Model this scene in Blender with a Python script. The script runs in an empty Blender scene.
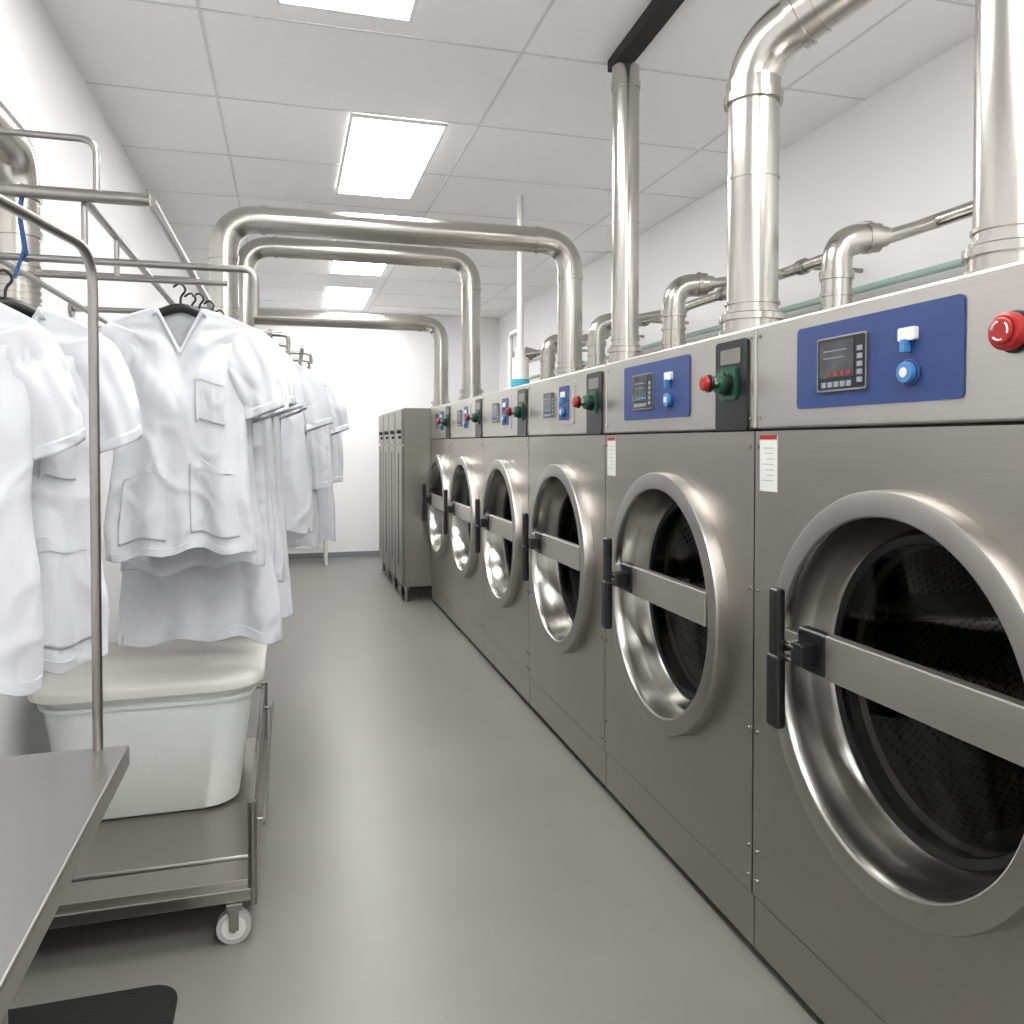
import bpy, bmesh, math, random
from mathutils import Vector, Matrix, noise
random.seed(4)
S = bpy.context.scene
COL = S.collection
pi = math.pi
H = 1.39            # camera height
CEIL = 2.99
XL, XR, YB, YF = -0.86, 2.6, 9.95, -3.0

# ------------------------------------------------------------------ materials
def newmat(name):
    m = bpy.data.materials.new(name); m.use_nodes = True
    nt = m.node_tree
    return m, nt, nt.nodes['Principled BSDF']

def mat(name, col, rough=0.5, metal=0.0, emit=None, es=0, var=0.0, vscale=8, bump=0.0, bscale=60, coat=0, stretch=None, rvar=0.0):
    m, nt, b = newmat(name)
    b.inputs['Base Color'].default_value = (*col, 1)
    b.inputs['Roughness'].default_value = rough
    b.inputs['Metallic'].default_value = metal
    b.inputs['Coat Weight'].default_value = coat
    if emit:
        b.inputs['Emission Color'].default_value = (*emit, 1)
        b.inputs['Emission Strength'].default_value = es
    tc = nt.nodes.new('ShaderNodeTexCoord'); mp = nt.nodes.new('ShaderNodeMapping')
    nt.links.new(tc.outputs['Object'], mp.inputs['Vector'])
    if stretch: mp.inputs['Scale'].default_value = stretch
    if var > 0 or rvar > 0:
        n = nt.nodes.new('ShaderNodeTexNoise'); n.inputs['Scale'].default_value = vscale
        n.inputs['Detail'].default_value = 5
        nt.links.new(mp.outputs[0], n.inputs['Vector'])
        if var > 0:
            r = nt.nodes.new('ShaderNodeValToRGB')
            r.color_ramp.elements[0].position = .3; r.color_ramp.elements[1].position = .7
            r.color_ramp.elements[0].color = (*[max(0, c*(1-var)) for c in col], 1)
            r.color_ramp.elements[1].color = (*[min(1, c*(1+var)) for c in col], 1)
            nt.links.new(n.outputs['Fac'], r.inputs['Fac']); nt.links.new(r.outputs['Color'], b.inputs['Base Color'])
        if rvar > 0:
            mr = nt.nodes.new('ShaderNodeMapRange')
            mr.inputs['To Min'].default_value = rough-rvar; mr.inputs['To Max'].default_value = rough+rvar
            nt.links.new(n.outputs['Fac'], mr.inputs['Value']); nt.links.new(mr.outputs[0], b.inputs['Roughness'])
    if bump > 0:
        n2 = nt.nodes.new('ShaderNodeTexNoise'); n2.inputs['Scale'].default_value = bscale
        nt.links.new(mp.outputs[0], n2.inputs['Vector'])
        bp = nt.nodes.new('ShaderNodeBump'); bp.inputs['Strength'].default_value = bump
        bp.inputs['Distance'].default_value = 0.01
        nt.links.new(n2.outputs['Fac'], bp.inputs['Height']); nt.links.new(bp.outputs[0], b.inputs['Normal'])
    return m

M_STEEL = mat('brushed_steel', (.42,.395,.36), .34, 1, var=.035, vscale=4, stretch=(1,.6,60), rvar=.04)
M_STEEL2 = mat('brushed_steel_light', (.53,.51,.48), .36, 1, var=.03, vscale=4, stretch=(1,.6,60), rvar=.03)
M_RING = mat('satin_steel_ring', (.40,.385,.36), .34, 1, var=.02, vscale=20)
M_CHROME = mat('polished_steel', (.38,.37,.35), .22, 1, var=.03, vscale=5, rvar=.02)
M_DUCT = mat('duct_steel', (.50,.48,.45), .25, 1, var=.02, vscale=4, rvar=.03)
M_TUBE = mat('tube_steel', (.34,.325,.31), .28, 1, var=.05, vscale=10)
M_TABLE = mat('table_steel', (.40,.385,.36), .29, 1, var=.02, vscale=2)
M_WALL = mat('white_wall', (.88,.88,.885), .7, var=.01, vscale=2, bump=.03, bscale=150)
M_CEIL = mat('ceiling_tile', (.90,.90,.905), .9, var=.012, vscale=3, bump=.08, bscale=220)
M_GRID = mat('ceiling_grid', (.70,.70,.70), .6, var=.02)
M_FLOOR = mat('epoxy_floor', (.168,.167,.153), .37, var=.08, vscale=1.6, bump=.03, bscale=90, rvar=.05)
M_BASE = mat('grey_baseboard', (.20,.22,.24), .5, var=.03)
M_LAMP = mat('lamp_diffuser', (1,1,1), .5, emit=(1,.99,.97), es=25)
M_LFRAME = mat('lamp_frame', (.8,.8,.8), .4, var=.01)
M_BLACK = mat('black_plastic', (.007,.007,.008), .36, var=.1)
M_DARK = mat('dark_gap', (.010,.010,.010), .7, var=.1)
M_RUBBER = mat('rubber_seal', (.012,.012,.013), .5, var=.1)
M_BLUE = mat('blue_panel', (.018,.045,.165), .42, var=.04, vscale=5)
M_SCREEN = mat('lcd_screen', (.05,.055,.06), .15, var=.3, vscale=30)
M_SCRT = mat('lcd_text', (.25,.28,.32), .3, var=.1)
M_RED = mat('red_knob', (.33,.010,.010), .35, var=.05)
M_GREEN = mat('green_base', (.006,.075,.038), .35, var=.05)
M_BLUEB = mat('blue_button', (.05,.20,.45), .3, var=.05)
M_TEAL = mat('teal_fitting', (.05,.32,.45), .35, var=.05)
M_WPLAS = mat('white_plastic', (.70,.70,.67), .35, var=.01)
M_LABEL = mat('paper_label', (.66,.66,.64), .6, var=.02, vscale=60)
M_LTXT = mat('label_print', (.35,.35,.35), .6, var=.2, vscale=90)
M_CLOTH = mat('white_cotton', (.62,.63,.665), .9, var=.01, vscale=4, bump=.04, bscale=400)
M_CLOTH2 = mat('white_cover_cloth', (.66,.655,.62), .85, var=.02, vscale=4, bump=.06, bscale=40)
M_BIN = mat('bin_plastic', (.74,.765,.745), .38, var=.02)
M_LOCK = mat('cabinet_steel', (.27,.26,.235), .38, .85, var=.04, vscale=4)
M_MAT = mat('rubber_mat', (.004,.004,.004), .9, var=.2, bump=.2, bscale=200)
M_GREY = mat('grey_wheel', (.42,.42,.42), .5, var=.05)
M_GPIPE = mat('green_pipe', (.33,.46,.40), .4, var=.05)
M_STRAP = mat('blue_strap', (.015,.07,.22), .5, var=.05)

def perf():
    m, nt, b = newmat('perforated_drum')
    b.inputs['Metallic'].default_value = 1; b.inputs['Roughness'].default_value = .32
    tc = nt.nodes.new('ShaderNodeTexCoord'); v = nt.nodes.new('ShaderNodeTexVoronoi')
    v.inputs['Scale'].default_value = 62; v.inputs['Randomness'].default_value = 0
    mp = nt.nodes.new('ShaderNodeMapping'); mp.inputs['Rotation'].default_value = (.6,.5,.4)
    r = nt.nodes.new('ShaderNodeValToRGB'); r.color_ramp.interpolation = 'CONSTANT'
    r.color_ramp.elements[0].color = (.005,.005,.005,1); r.color_ramp.elements[1].color = (.24,.23,.215,1)
    r.color_ramp.elements[1].position = .38
    nt.links.new(tc.outputs['Object'], mp.inputs[0]); nt.links.new(mp.outputs[0], v.inputs['Vector'])
    nt.links.new(v.outputs['Distance'], r.inputs['Fac'])
    nt.links.new(r.outputs['Color'], b.inputs['Base Color'])
    return m
M_PERF = perf()
def glass():
    m = bpy.data.materials.new('tinted_door_glass'); m.use_nodes = True
    nt = m.node_tree; nt.nodes.clear()
    o = nt.nodes.new('ShaderNodeOutputMaterial'); mx = nt.nodes.new('ShaderNodeMixShader')
    t = nt.nodes.new('ShaderNodeBsdfTransparent'); t.inputs[0].default_value = (.32,.32,.33,1)
    g = nt.nodes.new('ShaderNodeBsdfGlossy'); g.inputs['Roughness'].default_value = .04
    lw = nt.nodes.new('ShaderNodeLayerWeight'); lw.inputs['Blend'].default_value = .5
    pw = nt.nodes.new('ShaderNodeMath'); pw.operation = 'POWER'; pw.inputs[1].default_value = 4
    ml = nt.nodes.new('ShaderNodeMath'); ml.operation = 'MULTIPLY_ADD'; ml.inputs[1].default_value = .5; ml.inputs[2].default_value = .035
    nt.links.new(lw.outputs['Facing'], pw.inputs[0]); nt.links.new(pw.outputs[0], ml.inputs[0])
    nt.links.new(ml.outputs[0], mx.inputs[0]); nt.links.new(t.outputs[0], mx.inputs[1]); nt.links.new(g.outputs[0], mx.inputs[2])
    nt.links.new(mx.outputs[0], o.inputs[0])
    return m
M_GLASS = glass()

# ------------------------------------------------------------------ helpers
def obj(name, verts, faces, m, parent=None, smooth=False, loc=(0,0,0), bevel=0, bseg=2, autosm=None):
    me = bpy.data.meshes.new(name); me.from_pydata([tuple(v) for v in verts], [], faces)
    bm = bmesh.new(); bm.from_mesh(me); bmesh.ops.recalc_face_normals(bm, faces=bm.faces); bm.to_mesh(me); bm.free()
    me.materials.append(m)
    o = bpy.data.objects.new(name, me); COL.objects.link(o); o.location = loc
    if smooth:
        for p in me.polygons: p.use_smooth = True
        if autosm: me.set_sharp_from_angle(angle=math.radians(autosm))
    if bevel:
        md = o.modifiers.new('bevel', 'BEVEL'); md.width = bevel; md.segments = bseg; md.limit_method = 'ANGLE'
        md.harden_normals = False
    if parent: o.parent = parent
    return o

def empty(name, loc=(0,0,0)):
    e = bpy.data.objects.new(name, None); COL.objects.link(e); e.location = loc; e.empty_display_size = .1
    return e

def boxdata(lo, hi):
    (a,b,c),(d,e,f) = lo, hi
    v = [(a,b,c),(d,b,c),(d,e,c),(a,e,c),(a,b,f),(d,b,f),(d,e,f),(a,e,f)]
    fa = [(0,3,2,1),(4,5,6,7),(0,1,5,4),(1,2,6,5),(2,3,7,6),(3,0,4,7)]
    return v, fa
def box(name, lo, hi, m, parent=None, bevel=0.0, bseg=2):
    v, f = boxdata(lo, hi)
    return obj(name, v, f, m, parent, bevel=bevel, bseg=bseg)
def boxes(name, lst, m, parent=None, bevel=0):
    V, F = [], []
    for lo, hi in lst:
        v, f = boxdata(lo, hi); n = len(V); V += v; F += [tuple(i+n for i in q) for q in f]
    return obj(name, V, F, m, parent, bevel=bevel)

def round_path(pts, bend, n=7):
    P = [Vector(p) for p in pts]
    if bend <= 0 or len(P) < 3: return P
    out = [P[0]]
    for i in range(1, len(P)-1):
        a, b, c = P[i-1], P[i], P[i+1]
        r = min(bend, (a-b).length*.49 if i > 1 else (a-b).length*.98, (c-b).length*.49 if i < len(P)-2 else (c-b).length*.98)
        p0 = b+(a-b).normalized()*r; p2 = b+(c-b).normalized()*r
        for k in range(n+1):
            t = k/n
            out.append(p0*(1-t)**2 + b*2*t*(1-t) + p2*t*t)
    out.append(P[-1]); return out

def tubedata(pts, r, bend=0, seg=16, n=7, caps=True):
    P = round_path(pts, bend, n)
    V, F = [], []
    T = []
    for i in range(len(P)):
        if i == 0: t = P[1]-P[0]
        elif i == len(P)-1: t = P[-1]-P[-2]
        else: t = (P[i+1]-P[i]).normalized()+(P[i]-P[i-1]).normalized()
        T.append(t.normalized())
    up = Vector((0,0,1)) if abs(T[0].z) < .9 else Vector((1,0,0))
    nrm = (up - T[0]*up.dot(T[0])).normalized()
    for i, p in enumerate(P):
        nrm = (nrm - T[i]*nrm.dot(T[i])).normalized()
        bn = T[i].cross(nrm)
        rr = r[i] if isinstance(r, list) else r
        for k in range(seg):
            a = 2*pi*k/seg
            V.append(p + nrm*math.cos(a)*rr + bn*math.sin(a)*rr)
    for i in range(len(P)-1):
        for k in range(seg):
            F.append((i*seg+k, i*seg+(k+1)%seg, (i+1)*seg+(k+1)%seg, (i+1)*seg+k))
    if caps:
        F.append(tuple(range(seg))[::-1]); F.append(tuple(range((len(P)-1)*seg, len(P)*seg)))
    return V, F
def tubes(name, specs, m, parent=None, seg=16):
    V, F = [], []
    for s in specs:
        v, f = tubedata(s[0], s[1], s[2] if len(s) > 2 else 0, seg)
        n = len(V); V += v; F += [tuple(i+n for i in q) for q in f]
    return obj(name, V, F, m, parent, smooth=True, autosm=40)

SQ = .935
def lathe_x(name, prof, cy, cz, x0, m, parent, seg=96, sharp=24):
    V, F = [], []
    for r, o in prof:
        for k in range(seg):
            a = 2*pi*k/seg
            V.append((x0-o, cy+SQ*r*math.cos(a), cz+r*math.sin(a)))
    for i in range(len(prof)-1):
        for k in range(seg):
            F.append((i*seg+k, i*seg+(k+1)%seg, (i+1)*seg+(k+1)%seg, (i+1)*seg+k))
    return obj(name, V, F, m, parent, smooth=True, autosm=sharp)
def disc_x(name, r, cy, cz, x, m, parent, th=.01, seg=32, bevel=.002):
    V = []; F = []
    for xx in (x, x-th):
        for k in range(seg):
            a = 2*pi*k/seg; V.append((xx, cy+r*math.cos(a), cz+r*math.sin(a)))
    for k in range(seg): F.append((k, (k+1)%seg, seg+(k+1)%seg, seg+k))
    F.append(tuple(range(seg))); F.append(tuple(range(seg, 2*seg))[::-1])
    return obj(name, V, F, m, parent, bevel=bevel)

# ------------------------------------------------------------------ room
box('floor', (XL-.1, YF-.1, -.1), (XR+.1, YB+.1, 0), M_FLOOR)
box('ceiling', (XL-.1, YF-.1, CEIL), (XR+.1, YB+.1, CEIL+.1), M_CEIL)
box('wall_left', (XL-.1, YF-.1, 0), (XL, YB+.1, CEIL), M_WALL)
box('wall_right', (XR, YF-.1, 0), (XR+.1, YB+.1, CEIL), M_WALL)
box('wall_back', (XL, YB, 0), (XR, YB+.1, CEIL), M_WALL)
box('wall_front', (XL, YF-.1, 0), (XR, YF, CEIL), M_WALL)
box('baseboard_back', (XL, YB-.015, 0), (XR, YB, .06), M_BASE)
box('baseboard_left', (XL, YF, 0), (XL+.012, YB-.015, .06), M_BASE)
box('baseboard_right', (XR-.012, YF, 0), (XR, YB-.015, .06), M_BASE)
g = []
for x in (-.31, .93, 2.17):
    g.append(((x-.006, YF, CEIL-.003), (x+.006, YB, CEIL)))
y = 3.18-.78*8
while y < YB:
    if y > YF: g.append(((XL, y-.006, CEIL-.0025), (XR, y+.006, CEIL)))
    y += .78
boxes('ceiling_grid_trim', g, M_GRID)

def lamp(x0, x1, y0, y1):
    e = empty('ceiling_light_panel', ((x0+x1)/2, (y0+y1)/2, CEIL))
    hx, hy = (x1-x0)/2, (y1-y0)/2
    t = .016
    boxes('frame', [((-hx-t,-hy-t,-.02),(-hx,hy+t,-.0045)),((hx,-hy-t,-.02),(hx+t,hy+t,-.0045)),
                    ((-hx,-hy-t,-.02),(hx,-hy,-.0045)),((-hx,hy,-.02),(hx,hy+t,-.0045))], M_LFRAME, e)
    box('diffuser', (-hx,-hy,-.014), (hx,hy,-.005), M_LAMP, e)
lamp(-.02, .44, 1.75, 3.02)
lamp(.31, .76, 3.98, 5.2)
lamp(.38, .84, 6.45, 7.65)
lamp(.38, .84, 8.45, 9.6)
lamp(.30, .76, -.6, .6)  # this and the next two: out-of-view panels added for general fill light
lamp(.30, .76, -2.6, -1.4)
lamp(1.55, 2.01, .0, 1.2)

# ------------------------------------------------------------------ washing machines
XF = 1.2
XBK = 2.1
TOP = 1.70; SEAM = 1.425; KICK = .175
def machine(y0, y1, kind):
    e = empty('industrial_washing_machine', (XF, (y0+y1)/2, 0))
    w = (y1-y0)/2 - .003
    cy, cz, R = -.008, .870, .425
    D = XBK-XF
    t = .02
    boxes('body_shell', [((.004,-w,KICK+.006),(D,-w+t,SEAM-.005)),((.004,w-t,KICK+.006),(D,w,SEAM-.005)),
                         ((D-t,-w+t,KICK+.006),(D,w-t,SEAM-.005)),((.02,-w+t,KICK+.006),(D-t,w-t,KICK+.02)),
                         ], M_STEEL, e)
    n = 96; V = []; F = []
    z0, z1 = KICK+.004, SEAM-.004
    rh = .36
    for k in range(n):
        a = 2*pi*k/n; c, s = math.cos(a), math.sin(a)
        V.append((0, cy+rh*c*SQ, cz+rh*s))
    for k in range(n):
        a = 2*pi*k/n; c, s = math.cos(a), math.sin(a)
        ks = []
        if c > 1e-9: ks.append((w-cy)/c)
        if c < -1e-9: ks.append((-w-cy)/c)
        if s > 1e-9: ks.append((z1-cz)/s)
        if s < -1e-9: ks.append((z0-cz)/s)
        q = min(ks); V.append((0, cy+q*c, cz+q*s))
    for k in range(n): F.append((k, (k+1)%n, n+(k+1)%n, n+k))
    for (yy, zz) in ((w,z1),(-w,z1),(-w,z0),(w,z0)):
        a = math.atan2(zz-cz, yy-cy) % (2*pi); k = int(a/(2*pi)*n)
        V.append((0,yy,zz)); F.append((n+k%n, n+(k+1)%n, len(V)-1))
    fp = obj('front_panel', V, F, M_STEEL, e)
    md = fp.modifiers.new('sol','SOLIDIFY'); md.thickness = .012; md.offset = 0
    box('kick_panel', (.0,-w,.03), (D,w,KICK-.004), M_STEEL, e, bevel=.003)
    box('plinth', (.03,-w+.01,.0), (D-.02,w-.01,.03), M_DARK, e)
    box('seam_gap_kick', (.01,-w+.004,KICK-.005), (.05,w-.004,KICK+.005), M_DARK, e)  # dark filler in the joint above the kick panel
    box('seam_gap_top', (.012,-w+.004,SEAM-.006), (D-.01,w-.004,SEAM+.004), M_DARK, e)
    box('control_housing', (-.004,-w,SEAM+.002), (D,w,TOP), M_STEEL2, e, bevel=.006)
    px = -.0045
    def rrect(name, ya, yb, za, zb, r, m, th=.003, x=px):
        V = []; n = 6
        for (cx_, cz_, a0) in ((yb-r, zb-r, 0), (ya+r, zb-r, pi/2), (ya+r, za+r, pi), (yb-r, za+r, 3*pi/2)):
            for k in range(n+1):
                a = a0 + pi/2*k/n; V.append((x, cx_+r*math.cos(a), cz_+r*math.sin(a)))
        N = len(V); V += [(x-th, v[1], v[2]) for v in V]
        F = [tuple(range(N)), tuple(range(N,2*N))[::-1]] + [(k,(k+1)%N,N+(k+1)%N,N+k) for k in range(N)]
        return obj(name, V, F, m, e)
    fb = w-.18; fa = fb-.50
    fz0, fz1 = H+.082, H+.275
    fm = M_BLUE if kind < 2 else M_STEEL2
    rrect('control_fascia', fa, fb, fz0, fz1, .012, fm)
    rrect('screen_bezel', fb-.250, fb-.085, fz0+.035, fz1-.035, .006, M_STEEL, .006, px-.003)
    rrect('screen_surround', fb-.246, fb-.089, fz0+.039, fz1-.039, .005, M_BLACK, .001, px-.009)
    rrect('screen', fb-.212, fb-.097, fz0+.066, fz1-.046, .003, M_SCREEN, .0012, px-.010)
    boxes('screen_text', [((px-.0122, fb-.19+.008*i, fz1-.066-i*.016-.002), (px-.0113, fb-.112, fz1-.066-i*.016)) for i in range(2)], M_SCRT, e)
    boxes('screen_keys', [((px-.0122, fb-.205+i*.021, fz0+.044), (px-.0102, fb-.190+i*.021, fz0+.056)) for i in range(5)] +
                         [((px-.0122, fb-.240, fz0+.050+i*.017), (px-.0102, fb-.224, fz0+.061+i*.017)) for i in range(5)], M_SCRT, e)
    boxes('screen_leds', [((px-.0124, fb-.203+i*.021, fz0+.070), (px-.0113, fb-.192+i*.021, fz0+.078)) for i in range(4)], M_RED if kind==0 else M_BLUEB, e)
    if kind == 2:
        rrect('button_backing', fa+.06, fa+.195, fz0+.02, fz1-.02, .008, M_BLUE, .002, px-.0031)
    rrect('key_plate', fa+.110, fa+.155, fz0+.122, fz0+.148, .004, M_WPLAS, .010, px-.003)
    box('key', (px-.022, fa+.128, fz0+.098), (px-.003, fa+.14, fz0+.124), M_BLUEB, e, bevel=.002)
    disc_x('start_button_rim', .027, fa+.13, fz0+.058, px-.003, M_BLUE, e, .005)
    disc_x('start_button', .021, fa+.13, fz0+.058, px-.008, M_BLUEB, e, .012)
    disc_x('start_button_cap', .010, fa+.13, fz0+.058, px-.020, M_LABEL, e, .002, bevel=.0005)
    if kind == 0:
        ye, ze = -.270, H+.190
        disc_x('stop_plate', .037, ye, ze, px, M_BLACK, e, .006)
        disc_x('stop_knob', .033, ye, ze, px-.006, M_RED, e, .024, bevel=.006)
        disc_x('stop_knob_inner', .023, ye, ze, px-.030, M_RED, e, .006, bevel=.003)
        tubes('stop_arrows', [([(px-.0365, ye+.016*math.cos(a), ze+.016*math.sin(a)) for a in [b0_+k*.3 for k in range(5)]], .0018) for b0_ in (.2, 2.3, 4.4)], M_LABEL, e, seg=6)
    else:
        ye, ze = -w+.118, H+.165
        rrect('stop_recess', -w+.030, -w+.195, H+.035, H+.285, .012, M_BLACK, .006)
        rrect('stop_window', -w+.06, -w+.165, H+.220, H+.262, .006, M_LOCK, .002, px-.006)
        rrect('stop_green_plate', ye-.042, ye+.042, ze-.045, ze+.045, .010, M_GREEN, .008, px-.006)
        disc_x('stop_collar', .033, ye, ze, px-.014, M_BLACK, e, .018)
        disc_x('stop_collar_green', .028, ye, ze, px-.032, M_GREEN, e, .014)
        disc_x('stop_stem', .016, ye, ze, px-.046, M_CHROME, e, .020)
        disc_x('stop_knob_rim', .025, ye, ze, px-.066, M_BLACK, e, .008)
        disc_x('stop_knob', .021, ye, ze, px-.074, M_RED, e, .018, bevel=.006)
    bl = []
    for sgn in (-1, 1):
        for zz in (.22,.30,.62,1.0,1.38):
            bl.append(([(-.006, sgn*(w-.018), zz), (-.010, sgn*(w-.018), zz)], .005))
        for zz in (SEAM+.03, TOP-.03):
            bl.append(([(-.004, sgn*(w-.018), zz), (-.008, sgn*(w-.018), zz)], .005))
    tubes('bolts', bl, M_CHROME, e, seg=8)
    if kind < 2:
        la, lb = w-.100, w-.025
        box('warning_label', (-.0085, la, H-.125), (-.006, lb, H+.02), M_LABEL, e)
        box('label_stripe', (-.0095, la, H+.009), (-.0085, lb, H+.02), M_RED, e)
        boxes('label_print', [((-.0092, la+.012, H-.012-i*.014-.002), (-.0085, lb-.012-(i%3)*.01, H-.012-i*.014)) for i in range(7)], M_LTXT, e)
    lathe_x('door_ring', [(R-.02,-.002),(R,.0),(R,.042),(R-.003,.048),(R-.008,.050),(R-.052,.050),(R-.055,.048),(R-.057,.043)], cy, cz, 0, M_RING, e, sharp=28)
    lathe_x('door_inner_cone', [(R-.057,.044),(R-.061,.034),(R-.063,.02),(.352,-.02),(.347,-.03),(.340,-.065),(.330,-.080)], cy, cz, 0, M_CHROME, e, sharp=30)
    lathe_x('door_gasket', [(.332,-.078),(.328,-.074),(.312,-.076),(.310,-.083),(.308,-.09)], cy, cz, 0, M_RUBBER, e)
    lathe_x('door_glass', [(.314,-.078),(.25,-.092),(.17,-.103),(.08,-.109),(.001,-.11)], cy, cz, 0, M_GLASS, e, sharp=60)
    lathe_x('drum_lip', [(.330,-.14),(.320,-.13),(.307,-.14),(.307,-.16),(.36,-.18)], cy, cz, 0, M_LOCK, e)
    lathe_x('drum_wall', [(.352,-.18),(.352,-.62)], cy, cz, 0, M_PERF, e)
    lathe_x('drum_back', [(.352,-.62),(.12,-.62),(.10,-.59),(.001,-.585)], cy, cz, 0, M_PERF, e)
    lathe_x('drum_ridge', [(.10,-.585),(.09,-.56),(.03,-.55),(.001,-.55)], cy, cz, 0, M_LOCK, e)
    lf = []
    for a in (20, 140, 260):
        ar = math.radians(a); c, s = math.cos(ar), math.sin(ar)
        lf.append(([(.19, cy+.31*c, cz+.32*s), (.6, cy+.31*c, cz+.32*s)], .035))
    tubes('drum_lifters', lf, M_LOCK, e, seg=12)
    zb = H-.480
    V = []
    for yy in (cy+.195, cy-.330):
        V += [(-.030, yy, zb-.053), (-.050, yy, zb-.049), (-.050, yy, zb+.049), (-.030, yy, zb+.053), (-.016, yy, zb+.045), (-.016, yy, zb-.045)]
    F = [tuple(range(6)), tuple(range(6,12))[::-1]] + [(k,(k+1)%6,6+(k+1)%6,6+k) for k in range(6)]
    obj('door_cross_bar', V, F, M_STEEL2, e, bevel=.003)
    box('bar_mount', (-.030, cy-.352, zb-.03), (-.012, cy-.322, zb+.03), M_STEEL, e, bevel=.003)
    box('latch_block', (-.054, cy+.170, zb-.048), (-.020, cy+.275, zb+.052), M_BLACK, e, bevel=.010, bseg=3)
    box('latch_bracket', (-.045, cy+.26, zb-.03), (-.02, cy+.36, zb+.03), M_STEEL, e, bevel=.004)
    tubes('latch_pin', [([(-.04, cy+.292, zb), (-.10, cy+.292, zb)], .012), ([(-.085, cy+.23, zb+.012),(-.085,cy+.292,zb+.012)], .008), ([(-.085, cy+.24, zb-.02),(-.085,cy+.292,zb-.02)], .008)], M_CHROME, e)
    box('latch_pad', (-.092, cy+.205, zb-.028), (-.050, cy+.245, zb+.024), M_BLACK, e, bevel=.006)
    box('door_handle', (-.112, cy+.268, zb-.19), (-.082, cy+.314, zb-.015), M_BLACK, e, bevel=.010, bseg=3)
    box('door_handle_upper', (-.108, cy+.272, zb-.025), (-.082, cy+.310, zb+.14), M_BLACK, e, bevel=.010, bseg=3)
    return e

bounds = [.837, 1.877, 2.92, 3.96, 4.975, 6.02, 6.93]
for i in range(6):
    machine(bounds[i], bounds[i+1], 0 if i == 0 else (1 if i == 1 else 2))

# ------------------------------------------------------------------ cabinets past machines
for i in range(4):
    y0 = 6.95+i*.47
    e = empty('steel_cabinet', (.95, y0, 0))
    wv = .44
    box('cabinet_body', (.012,0,.13), (1.0,wv,1.695), M_LOCK, e, bevel=.006)
    box('cabinet_door', (-.008,.012,.15), (.012,wv-.012,1.36), M_LOCK, e, bevel=.004)
    box('upper_door', (-.008,.012,1.38), (.012,wv-.012,1.68), M_LOCK, e, bevel=.004)
    box('door_slot', (-.012,.2,.3), (-.006,.215,1.30), M_DARK, e)
    disc_x('knob', .018, .06, 1.49, -.008, M_BLACK, e, .035)
    disc_x('knob_low', .014, .06, 1.44, -.008, M_BLACK, e, .02)
    legs = []
    for xx in (.04, .95):
        for yy in (.04, wv-.04):
            legs.append(([(xx,yy,0.012),(xx,yy,.13)], .015)); legs.append(([(xx,yy,0.0),(xx,yy,.014)], .026))
    tubes('legs', legs, M_TUBE, e, seg=12)
    box('lower_rail', (.03,.03,.10), (.06,wv-.03,.13), M_LOCK, e)

# ------------------------------------------------------------------ ducts
def collar(p, d, r, L=.03, s=1.13):
    p = Vector(p); d = Vector(d).normalized()
    return ([p-d*L/2, p+d*L/2], r*s)
def duct(name, pts, r, bend, collars=(), flange=None, extra=None):
    e = empty(name, pts[0])
    o = Vector(pts[0])
    P = [Vector(p)-o for p in pts]
    v, f = tubedata(P, r, bend, 32, 12)
    obj('duct_pipe', v, f, M_DUCT, e, smooth=True, autosm=40)
    sp = []
    for c in collars:
        sp.append(collar(Vector(c[0])-o, c[1], r, c[2] if len(c) > 2 else .022, c[3] if len(c) > 3 else 1.06))
    if flange:
        z = flange - o.z
        b = Vector((P[0].x, P[0].y, z))
        sp.append(([b, b+Vector((0,0,.03))], r*1.32)); sp.append(([b+Vector((0,0,.03)), b+Vector((0,0,.06))], r*1.14))
        sp.append(([b+Vector((0,0,.06)), b+Vector((0,0,.078))], r*1.30)); sp.append(([b+Vector((0,0,.083)), b+Vector((0,0,.091))], r*1.12))
        sp.append(([b+Vector((0,0,.11)), b+Vector((0,0,.118))], r*1.08))
    if extra:
        for a in extra: sp.append(([Vector(q)-o for q in a[0]], a[1]))
    if sp: tubes('collars', sp, M_DUCT, e, seg=32)
    return e
duct('exhaust_duct', [(1.40,1.29,TOP+.004), (1.40,1.29,CEIL)], .066, 0, [((1.40,1.29,2.35),(0,0,1))], TOP+.004)
b1 = Vector((1.38,2.19,H+1.20))
dirB = Vector((.34,-.55,.22)).normalized()
endB = b1 + dirB*(( CEIL-b1.z)/dirB.z)
duct('exhaust_duct', [(1.38,2.19,TOP+.004), b1, endB], .077, .13,
     [((1.38,2.19,b1.z-.15),(0,0,1),.025,1.14), ((1.38,2.19,b1.z-.12),(0,0,1),.05,1.05), (b1+dirB*.15, dirB, .025, 1.14), (b1+dirB*.18, dirB, .06, 1.05), ((1.38,2.19,2.2),(0,0,1),.01,1.03)], TOP+.004)
duct('exhaust_duct', [(1.345,3.08,TOP+.004), (1.345,3.08,CEIL-.055)], .056, 0, [((1.345,3.08,2.86),(0,0,1),.03,1.08), ((1.345,3.08,2.3),(0,0,1),.01,1.03)], TOP+.004)
e = empty('ceiling_cable_trunk', (1.31,2.75,CEIL))
v, f = boxdata((-.04,-.55,-.05),(.04,.40,0))
v = [(a+(-.02 if b < 0 else .022), b, c) for a,b,c in v]
obj('trunk_body', v, f, M_DARK, e, bevel=.004)
zd = H+1.07
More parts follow.
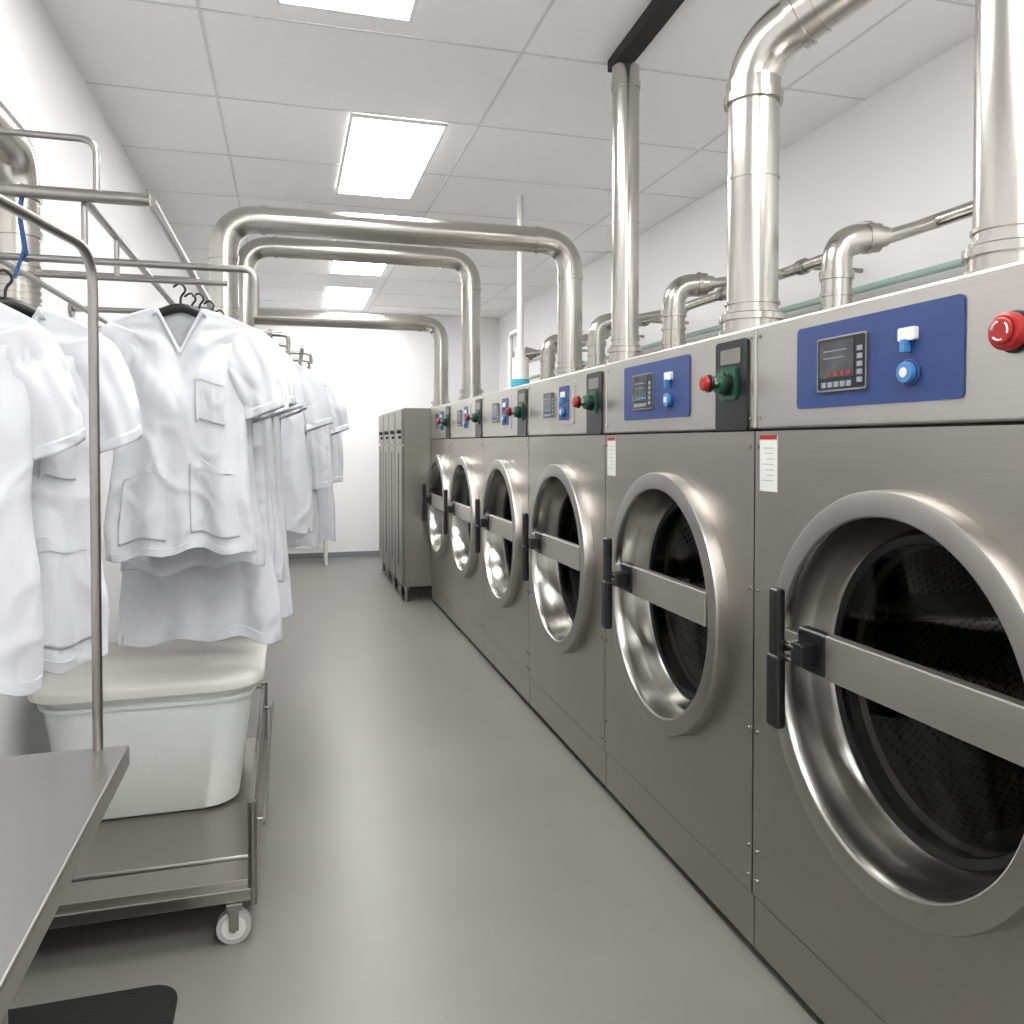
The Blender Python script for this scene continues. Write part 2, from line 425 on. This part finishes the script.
duct('exhaust_duct', [(1.45,4.05,TOP+.004), (1.45,4.05,zd), (-.295,4.05,zd), (-.295,4.05,H+.30), (-.78,4.05,H+.30)], .066, .17,
     [((1.45,4.05,zd-.19),(0,0,1)), ((1.26,4.05,zd),(1,0,0)), ((.5,4.05,zd),(1,0,0),.012,1.04), ((-.11,4.05,zd),(1,0,0)), ((-.295,4.05,zd-.19),(0,0,1)), ((-.295,4.05,zd-.42),(0,0,1))], TOP+.004)
z2 = H+1.36
duct('exhaust_duct', [(1.31,5.83,TOP+.004), (1.31,5.83,z2), (-.295,5.83,z2), (-.295,5.83,H+.3), (-.78,5.83,H+.3)], .07, .2,
     [((1.31,5.83,z2-.22),(0,0,1)), ((1.09,5.83,z2),(1,0,0)), ((-.08,5.83,z2),(1,0,0)), ((-.295,5.83,z2-.22),(0,0,1))], TOP+.004)
z3 = H+1.13
duct('exhaust_duct', [(1.40,7.55,TOP+.004), (1.40,7.55,z3), (-.78,7.55,z3)], .072, .18,
     [((1.40,7.55,z3-.2),(0,0,1)), ((1.2,7.55,z3),(1,0,0))], TOP+.004)
for (yy, xx) in ((1.5,1.95),(2.47,1.90),(3.40,1.73),(4.55,1.80),(5.5,1.80),(6.4,1.8)):
    hz = H+.73
    duct('vent_pipe', [(xx,yy,TOP+.004), (xx,yy,hz), (xx+.15,yy-.03,hz+.010)], .052, .09,
         [((xx,yy,hz-.13),(0,0,1),.03,1.14), ((xx,yy,hz-.20),(0,0,1),.012,1.1), ((xx,yy,hz-.26),(0,0,1),.03,1.1), ((xx+.11,yy-.02,hz+.01),(1,-.15,.1),.02,1.12)], TOP+.004,
         extra=[([(xx+.14,yy-.03,hz+.012),(xx+.18,yy-.035,hz+.015)], .036), ([(xx+.18,yy-.035,hz+.015),(2.29,yy-.06,H+.81)], .024)])
e = empty('wall_service_pipes', (2.42, 3, H+.81))
cl = (-1.5,-.9,.2,.9,1.9,2.6,3.6)
tubes('main_pipe', [([(-.14,-2.6,0),(-.14,5.2,0)], .026)], M_DUCT, e)
tubes('second_pipe', [([(.06,-1.9,-.12),(.06,5.2,-.12)], .016)], M_GPIPE, e)
tubes('third_pipe', [([(.0,-1.0,-.22),(.0,5.2,-.22)], .014), ([(.0,-.2,-.22),(.0,-.2,-.55),(-.1,-.2,-.72)], .014,.05), ([(.06,1.2,-.12),(.06,1.2,-.72)], .016), ([(.06,2.7,-.12),(.06,2.7,-.72)], .016)], M_TUBE, e)
tubes('pipe_clamps', [([(-.14,yy,0),(.18,yy,0)], .011) for yy in cl] + [([(-.14,yy-.02,0),(-.14,yy+.02,0)], .036) for yy in cl]
      + [([(.06,yy-.02,-.12),(.06,yy+.02,-.12)], .028) for yy in cl], M_TUBE, e)
tubes('valves', [([(-.14,yy-.045,0),(-.14,yy+.045,0)], .038) for yy in (1.4, 3.1)] + [([(-.14,yy,0),(-.14,yy,.08)], .009) for yy in (1.4,3.1)] + [([(-.14,yy-.04,.08),(-.14,yy+.04,.08)], .007) for yy in (1.4,3.1)], M_DUCT, e)
e = empty('white_water_pipe', (1.45,5.0,TOP+.002))
tubes('pipe', [([(0,0,.0),(0,0,CEIL-TOP-.002)], .022)], M_WPLAS, e)
tubes('funnel', [([(0,0,.10),(0,0,.24)], .055), ([(0,0,.24),(0,0,.30)], .035)], M_WPLAS, e, seg=24)
tubes('teal_fitting', [([(0,0,0),(0,0,.10)], .06)], M_TEAL, e, seg=24)
tubes('side_branch', [([(0,0,.42),(.0,.25,.42),(.0,.25,.0)], .018, .06)], M_WPLAS, e)

e = empty('left_wall_duct', (-.785, 2.74, 1.45))
v, f = tubedata([(0,0,.0),(0,0,.82),(0,-.9,.82)], .060, .13, 24, 10)
obj('pipe', v, f, M_DUCT, e, smooth=True, autosm=40)
tubes('collars', [([(0,0,z),(0,0,z+.02)], .066) for z in (.56,.67)]+[([(0,0,z*.02+.15),(0,0,z*.02+.158)], .063) for z in range(18)], M_DUCT, e, seg=24)

# ------------------------------------------------------------------ garment rack (wall mounted ladder frame)
RZ = H+.55
e = empty('garment_rack', (XL, 2.0, RZ))
def rp(x, y, z): return (x-XL, y-2.0, z-RZ)
xr1, xr2 = -.30, -.44
sp = [
 ([rp(XL,1.98,RZ), rp(xr1,1.98,RZ)], .0145),
 ([rp(xr1,1.98,RZ), rp(xr1,3.65,RZ)], .012),
 ([rp(xr2,1.98,RZ), rp(xr2,3.65,RZ)], .011),
 ([rp(XL,3.65,RZ), rp(xr1,3.65,RZ)], .012),
 ([rp(XL,2.9,RZ), rp(xr1,2.9,RZ)], .009),
 ([rp(-.64,1.98,RZ), rp(-.64,1.98,RZ+.125), rp(-.41,1.98,RZ+.125), rp(-.41,1.98,RZ)], .0075, .035),
 ([rp(XL,2.0,H+.41), rp(-.075,2.0,H+.41), rp(-.075,2.0,H+.30)], .0085, .03),
 ([rp(XL,2.35,H+.44), rp(-.16,2.35,H+.44)], .008),
 ([rp(XL,3.4,H+.44), rp(-.1,3.4,H+.44)], .008),
 ([rp(-.62,1.55,H+.405), rp(-.62,3.4,H+.43)], .008),
 ([rp(-.44,2.0,RZ), rp(-.44,2.0,H+.41)], .007),
 ([rp(-.44,2.35,RZ), rp(-.44,2.35,H+.44)], .007),
 ([rp(-.44,3.4,RZ), rp(-.44,3.4,H+.44)], .007),
]
tubes('frame_tubes', sp, M_TUBE, e)
tubes('wall_flanges', [([rp(XL,y_,z_), rp(XL+.012,y_,z_)], .035) for (y_,z_) in ((1.98,RZ),(3.65,RZ),(2.9,RZ),(2.0,H+.41),(2.35,H+.44),(3.4,H+.44))], M_TUBE, e, seg=20)
tubes('strap', [([rp(-.555,2.0,H+.40),rp(-.565,1.985,H+.50),rp(-.555,1.98,RZ+.015)], .0055, .02), ([rp(-.555,1.985,H+.43),rp(-.575,1.98,H+.36)], .004)], M_STRAP, e, seg=8)

e = empty('garment_rack', (XL, 5.2, H+.5))
sp = []
for yy in (3.85, 4.25, 4.6, 5.0, 5.4, 5.8, 6.2):
    L_ = .98 if yy > 4.5 else .86
    sp.append(([(0,yy-5.2,0),(L_,yy-5.2,0),(L_,yy-5.2,-.06)], .010, .03))
sp += [([(.93,-.9,0),(.93,1.05,0)], .012), ([(.78,-1.45,.0),(.78,1.05,.0)], .010)]
tubes('frame_tubes', sp, M_TUBE, e)

# ------------------------------------------------------------------ garments
def sstep(a, b, x):
    t = max(0, min(1, (x-a)/(b-a))); return t*t*(3-2*t)
def garment(name, loc, rot, L, wsh=.20, whem=.215, sleeve='short', pockets=True, seed=0, thick=.034, buttons=False, hookh=.075, vneck=.125):
    e = empty(name, loc); e.rotation_euler = (0,0,rot)
    rnd = random.Random(seed); ph = [rnd.uniform(0,6.28) for _ in range(8)]
    z0 = -hookh
    off = Vector((seed*3.17, seed*1.7, 0))
    NW = .062
    def ztop(u, side):
        x = abs(u)*wsh
        if x < NW:
            k = 1-x/NW
            return z0 - (vneck*k if side < 0 else .010*k)
        return z0 - .048*((x-NW)/(wsh-NW))**1.25
    def crease(v):
        n = noise.noise(v)
        return max(0, 1-abs(n)*5)
    def surf(u, side, t, o=0.0):
        w = wsh + (whem-wsh)*t - .022*math.sin(pi*min(1,t*1.15))
        x = u*w
        zt = ztop(u, side); hem = z0 - L + .012*math.sin(u*3+ph[0]) - .008*math.sin(u*9+ph[5])
        z = zt + (hem-zt)*t
        s = math.sqrt(max(0, 1-u*u))
        th = .012 + thick*sstep(0,.35,t)
        y = side*th*(s**.7)
        A = sstep(.12,1,t)
        f = (.017*math.sin(u*6.0+ph[1]+t*1.2) + .008*math.sin(u*13+ph[2]-t*1.5))*A*(1 if side < 0 else .8)
        nz = noise.noise(Vector((x*5, z*1.8, side*2))+off)*.014*sstep(0,.3,t)
        nz += noise.noise(Vector((x*11+z*5, z*4-x*4, side*2+5))+off)*.008*sstep(0,.15,t)
        nz -= crease(Vector((x*6+z*3.5, z*4.5-x*4, side*2+11))+off)*.0045*sstep(.05,.25,t)
        nz -= crease(Vector((x*9-z*5, z*3.5+x*5, side*2+19))+off)*.0035*sstep(.05,.25,t)
        nz += noise.noise(Vector((x*30, z*24, side*3))+off)*.0014
        d1 = abs(x)-.17; d2 = z-(z0-.06)
        ang = math.atan2(d2, d1)
        nz += .006*math.sin(ang*9+ph[6])*math.exp(-((d1*d1+d2*d2)/.045))*sstep(.02,.12,t)
        y += (f+nz)
        x += .004*math.sin(z*14+ph[3])*A
        y += side*o
        return Vector((x, y, z))
    NC, NR = 160, 110
    V = []; F = []
    for r in range(NR+1):
        t = r/NR
        for k in range(NC):
            a = 2*pi*(k+.5)/NC
            V.append(surf(math.cos(a), -1 if math.sin(a) > 0 else 1, t))
    for r in range(NR):
        for k in range(NC):
            F.append((r*NC+k, r*NC+(k+1)%NC, (r+1)*NC+(k+1)%NC, (r+1)*NC+k))
    b = obj('fabric_body', V, F, M_CLOTH, e, smooth=True)
    md = b.modifiers.new('sol','SOLIDIFY'); md.thickness = .0025; md.offset = 0
    for sg in (-1, 1):
        if sleeve == 'short': p0, p1, h0, h1, d0, d1, n = (.140,-.068), (.236,-.315), .078, .062, .015, .034, 36
        else: p0, p1, h0, h1, d0, d1, n = (.145,-.07), (.225,-.62), .074, .050, .016, .028, 60
        V = []; F = []; seg = 56
        P0 = Vector((sg*p0[0]*wsh/.20, -.004, z0+p0[1])); P1 = Vector((sg*p1[0]*wsh/.20, -.004, z0+p1[1]))
        dr = (P1-P0).normalized(); pn = Vector((-dr.z, 0, dr.x))
        for r in range(n+1):
            t = r/n
            c = P0.lerp(P1, t) + Vector((sg*.018*math.sin(pi*t), 0, 0))
            hw = h0+(h1-h0)*t; dp = (d0+(d1-d0)*sstep(0,.6,t))
            if t < .2: hw *= math.sqrt(max(0.02, 1-(1-t/.2)**2*.55))
            for k in range(seg):
                a = 2*pi*k/seg
                q = c + pn*hw*math.cos(a) + Vector((0,1,0))*dp*math.sin(a)
                w_ = noise.noise(Vector((q.x*12,q.y*12,q.z*6))+off+Vector((sg*9,0,0)))*.014
                w_ -= crease(Vector((q.x*8+q.z*6, q.z*7-q.x*5, q.y*6+sg))+off)*.005*(1 if math.sin(a) > 0 else -1)
                q.y += w_*sstep(0,.25,t) + .006*math.sin(a*2+ph[4]+t*2)*t + .003*math.sin(math.cos(a)*9+ph[7])*sstep(0,.3,t)
                q.x += noise.noise(q*5+off)*.008*t
                V.append(q)
        for r in range(n):
            for k in range(seg): F.append((r*seg+k, r*seg+(k+1)%seg, (r+1)*seg+(k+1)%seg, (r+1)*seg+k))
        sl = obj('sleeve_left' if sg < 0 else 'sleeve_right', V, F, M_CLOTH, e, smooth=True)
        md = sl.modifiers.new('sol','SOLIDIFY'); md.thickness = .0025; md.offset = 0
        V2 = [];F2=[]
        for r in (n-4, n-3, n-2, n-1, n):
            c = sum((V[r*seg+j] for j in range(seg)), Vector())/seg
            for k in range(seg):
                v = V[r*seg+k]; V2.append(v+(v-c).normalized()*.003)
        for r in range(4):
            for k in range(seg): F2.append((r*seg+k, r*seg+(k+1)%seg, (r+1)*seg+(k+1)%seg, (r+1)*seg+k))
        cf = obj('cuff', V2, F2, M_CLOTH, e, smooth=True)
        md = cf.modifiers.new('sol','SOLIDIFY'); md.thickness = .002
    def patch(nm, u0, u1, t0, t1, o=.004, cut=0):
        nu, ntt = 36, 30; V = []; F = []
        for r in range(ntt+1):
            for k in range(nu+1):
                u = u0+(u1-u0)*k/nu; t = t0+(t1-t0)*r/ntt
                t += cut*(k/nu-.5)*(1-r/ntt)
                V.append(surf(u, -1, t, o))
        for r in range(ntt):
            for k in range(nu):
                i = r*(nu+1)+k; F.append((i, i+1, i+nu+2, i+nu+1))
        p = obj(nm, V, F, M_CLOTH, e, smooth=True)
        md = p.modifiers.new('sol','SOLIDIFY'); md.thickness = .003; md.offset = 0
        return p
    if pockets:
        patch('pocket_left', -.80, -.16, .64, .93, .0055, cut=-.05)
        patch('pocket_right', .16, .80, .64, .93, .0055, cut=.05)
        patch('pocket_hem_left', -.80, -.16, .64, .664, .0085, cut=-.05)
        patch('pocket_hem_right', .16, .80, .64, .664, .0085, cut=.05)
        patch('chest_pocket', .26, .70, .27, .46, .005)
        patch('chest_pocket_hem', .26, .70, .27, .297, .008)
    patch('hem_band', -.93, .93, .965, .998, .003)
    V = []; F = []
    NN = 40
    for i in range(NN+1):
        u = i/NN*2-1
        uu = u*NW/wsh
        V.append(surf(uu, -1, 0.0, .003)); V.append(surf(uu*1.25, -1, .034, .005))
    for i in range(NN): F.append((2*i, 2*i+1, 2*i+3, 2*i+2))
    p = obj('neck_band', V, F, M_CLOTH, e, smooth=True); md = p.modifiers.new('sol','SOLIDIFY'); md.thickness=.003
    if buttons:
        patch('placket', -.08, .08, .02, .99, .005)
    sp = [([(-.17,0,z0-.062),(0,0,z0+.004),(.17,0,z0-.062)], .006, .05),
          ([(0,0,z0-.01),(0,0,z0+.035),(.018,0,z0+.055),(.0,0,z0+.078),(-.02,0,z0+.062)], .0035, .02),
          ([(-.058,0,z0-.016),(0,0,z0+.006),(.058,0,z0-.016)], .014, .03)]
    tubes('hanger', sp, M_BLACK, e, seg=10)
    return e

zh = RZ - .012
garment('scrub_top', (xr1-.01, 2.58, zh-.060), math.radians(-3), .735, seed=1)
garment('scrub_top', (xr1+.005, 2.71, zh-.065), math.radians(-6), .79, .20, .215, seed=2, pockets=False)
garment('lab_coat', (xr1+.015, 2.85, zh-.04), math.radians(-6), 1.08, .205, .26, sleeve='short', seed=3, pockets=False)
garment('scrub_top', (xr1+.03, 3.05, zh-.03), math.radians(-8), .86, .205, .225, seed=5, pockets=False)
garment('scrub_top', (xr1+.05, 3.25, zh-.03), math.radians(-6), .98, .205, .23, seed=6, pockets=False)
garment('lab_coat', (xr1+.07, 3.48, zh-.03), math.radians(-8), 1.15, .21, .24, seed=7, pockets=False)
zl = H+.395
garment('lab_coat', (-.66, 1.76, zl-.02), math.radians(40), .80, .20, .205, sleeve='short', seed=8, pockets=False, buttons=True)
garment('scrub_top', (-.605, 2.02, zl-.01), math.radians(30), .82, .20, .205, sleeve='short', seed=9)
garment('lab_coat', (-.09, 3.83, H+.46), math.radians(-10), .80, .19, .20, seed=31, pockets=False)
garment('lab_coat', (-.05, 4.27, H+.46), math.radians(-8), .92, .19, .205, sleeve='long', seed=32, pockets=False)
for i, yy in enumerate((4.75, 5.1, 5.45, 5.8)):
    garment('lab_coat', (.07, yy, H+.45), math.radians(-18+i*6), .94-.04*(i%2), .185, .20, sleeve='long' if i%2 else 'short', seed=20+i, pockets=False)

# ------------------------------------------------------------------ cart
e = empty('laundry_cart', (-.45, 2.88, 0))
cx0, cx1, cy0, cy1 = -.35, .345, -.55, .60
fr = [
 ([(cx1,cy0,.10),(cx1,cy0,.39)], .013), ([(cx1,cy1,.10),(cx1,cy1,.39)], .013),
 ([(cx0,cy0,.10),(cx0,cy0,.24)], .013), ([(cx0,cy1,.10),(cx0,cy1,.39)], .013),
 ([(cx1,cy0+.0,.375),(cx1,cy1,.375)], .009), ([(cx1,cy0,.27),(cx1,cy1,.27)], .007),
 ([(cx0,cy0,.235),(cx1,cy0,.235)], .008), ([(cx0,cy1,.375),(cx1,cy1,.375)], .009),
 ([(cx1+.03,cy0+.05,.30),(cx1+.03,cy1-.0,.30)], .006),
 ([(cx1,cy0+.08,.30),(cx1+.03,cy0+.08,.30)], .005), ([(cx1,cy1-.05,.30),(cx1+.03,cy1-.05,.30)], .005),
]
tubes('frame_tubes', fr, M_TUBE, e)
boxes('deck_frame', [((cx0,cy0-.012,.115),(cx1,cy0+.012,.15)), ((cx0,cy1-.012,.115),(cx1,cy1+.012,.15)),
                     ((cx0-.012,cy0,.115),(cx0+.012,cy1,.15)), ((cx1-.012,cy0,.115),(cx1+.012,cy1,.15))], M_TABLE, e, bevel=.003)
box('deck', (cx0+.01,cy0+.01,.148), (cx1-.01,cy1-.01,.165), M_TABLE, e, bevel=.002)
for i, (xx, yy) in enumerate(((cx1-.05,cy0+.0),(cx0+.06,cy0+.0),(cx1-.05,cy1-.04),(cx0+.06,cy1-.04))):
    V, F = tubedata([(xx,yy-.013,.046),(xx,yy+.013,.046)], .046, 0, 28)
    obj(f'wheel_{i+1}', V, F, M_GREY, e, smooth=True, autosm=40)
    V, F = tubedata([(xx,yy-.015,.046),(xx,yy+.015,.046)], .032, 0, 24)
    obj(f'wheel_hub_{i+1}', V, F, M_WPLAS, e, smooth=True, autosm=40)
    V, F = tubedata([(xx,yy-.024,.046),(xx,yy+.024,.046)], .009, 0, 12)
    obj(f'axle_{i+1}', V, F, M_CHROME, e, smooth=True, autosm=40)
    boxes(f'caster_fork_{i+1}', [((xx-.012,yy-.022,.04),(xx+.014,yy-.018,.10)),((xx-.012,yy+.018,.04),(xx+.014,yy+.022,.10)),((xx-.02,yy-.022,.096),(xx+.022,yy+.022,.115))], M_CHROME, e, bevel=.002)

# ------------------------------------------------------------------ tub with cloth cover
def rr_ring(hx, hy, r, z, n=10):
    out = []
    for (cx, cy, a0) in ((hx-r,hy-r,0),(-hx+r,hy-r,pi/2),(-hx+r,-hy+r,pi),(hx-r,-hy+r,3*pi/2)):
        for k in range(n):
            a = a0+pi/2*k/(n-1); out.append((cx+r*math.cos(a), cy+r*math.sin(a), z))
    return out
def loft(name, rings, m, parent, cap0=True, cap1=True, jit=None):
    V = []; F = []; N = len(rings[0])
    for r in rings: V += r
    if jit: V = [jit(Vector(v)) for v in V]
    for i in range(len(rings)-1):
        for k in range(N): F.append((i*N+k, i*N+(k+1)%N, (i+1)*N+(k+1)%N, (i+1)*N+k))
    if cap0: F.append(tuple(range(N))[::-1])
    if cap1: F.append(tuple(range((len(rings)-1)*N, len(rings)*N)))
    return obj(name, V, F, m, parent, smooth=True, autosm=50)
e = empty('laundry_tub', (-.448, 3.07, .166))
loft('tub_body', [rr_ring(.255,.235,.10,.0), rr_ring(.275,.25,.11,.010), rr_ring(.322,.290,.12,.355), rr_ring(.326,.294,.12,.405),
                  rr_ring(.350,.318,.13,.408), rr_ring(.352,.320,.13,.430), rr_ring(.335,.30,.13,.435)], M_BIN, e)
loft('rim_lip', [rr_ring(.322,.290,.12,.372), rr_ring(.334,.302,.12,.374), rr_ring(.336,.304,.12,.386), rr_ring(.324,.292,.12,.388)], M_BIN, e, False, False)
def jc(v):
    d = noise.noise(v*9)*.004
    return v+Vector((d, d, noise.noise(v*6+Vector((3,1,0)))*.005))
rings = [rr_ring(.353,.321,.132,.412), rr_ring(.361,.329,.135,.416), rr_ring(.363,.331,.136,.440), rr_ring(.357,.325,.134,.450)]
for k in range(1, 12):
    q = k/11
    rings.append(rr_ring(max(.004,.352*(1-q)+.002), max(.004,.320*(1-q)+.002), max(.0015,.130*(1-q)), .453+.020*math.sin(q*pi/2)))
loft('cloth_covered_lid', rings, M_CLOTH2, e, False, True, jc)

# ------------------------------------------------------------------ foreground table
e = empty('stainless_table', (-.56, 1.03, 0))
box('table_top', (-.29,-.9,.812), (.282,.525,.85), M_TABLE, e, bevel=.004, bseg=3)
box('under_frame', (-.24,-.85,.77), (.22,.47,.811), M_TABLE, e)
tubes('legs', [([(xx,yy,0),(xx,yy,.78)], .016) for xx in (-.22,.225) for yy in (-.80,.01)] , M_TABLE, e)
tubes('leg_brace', [([(-.22,.01,.2),(.225,.01,.2)], .012), ([(-.22,-.8,.2),(.225,-.8,.2)], .012), ([(.225,-.8,.2),(.225,.01,.2)], .012)], M_TABLE, e)
tubes('overhead_rail', [([(.233,.512,.85),(.233,.512,H+.335),(.14,.05,H+.335),(.14,-.6,H+.335)], .0085, .07),
                        ([(-.26,.505,.85),(-.26,.505,H+.335),(-.26,.05,H+.335),(-.26,-.6,H+.335)], .0085, .07)], M_TUBE, e)

e = empty('rubber_floor_mat', (-.55, 1.58, 0))
loft('mat', [rr_ring(.275,.60,.07,.001,12), rr_ring(.275,.60,.07,.010,12), rr_ring(.268,.593,.068,.013,12)], M_MAT, e)

e = empty('white_bench', (.18, 9.5, 0))
box('bench_top', (-.30,-.2,.40), (.26,.2,.44), M_WPLAS, e, bevel=.006)
boxes('bench_legs', [((a,b,0),(a+.035,b+.035,.40)) for a in (-.28,.205) for b in (-.18,.145)], M_WPLAS, e, bevel=.003)
boxes('bench_rail', [((-.25,-.175,.18),(.205,-.155,.21))], M_WPLAS, e)

# ------------------------------------------------------------------ world + camera
w = bpy.data.worlds.new('world'); S.world = w; w.use_nodes = True
w.node_tree.nodes['Background'].inputs[0].default_value = (.9,.95,1,1)
w.node_tree.nodes['Background'].inputs[1].default_value = .3
cam = bpy.data.cameras.new('camera'); co = bpy.data.objects.new('camera', cam); COL.objects.link(co)
f = 800; pitch = math.radians(1.2); yaw = math.atan(223/f)
cam.sensor_width = 36; cam.lens = 36*f/1024
co.location = (0,0,H); co.rotation_euler = (pi/2-pitch, 0, -yaw)
cam.shift_y = -(69-f*math.tan(pitch))/1024
cam.clip_start = .02
S.camera = co
S.view_settings.view_transform = 'Standard'
S.view_settings.look = 'None'
S.view_settings.exposure = 0
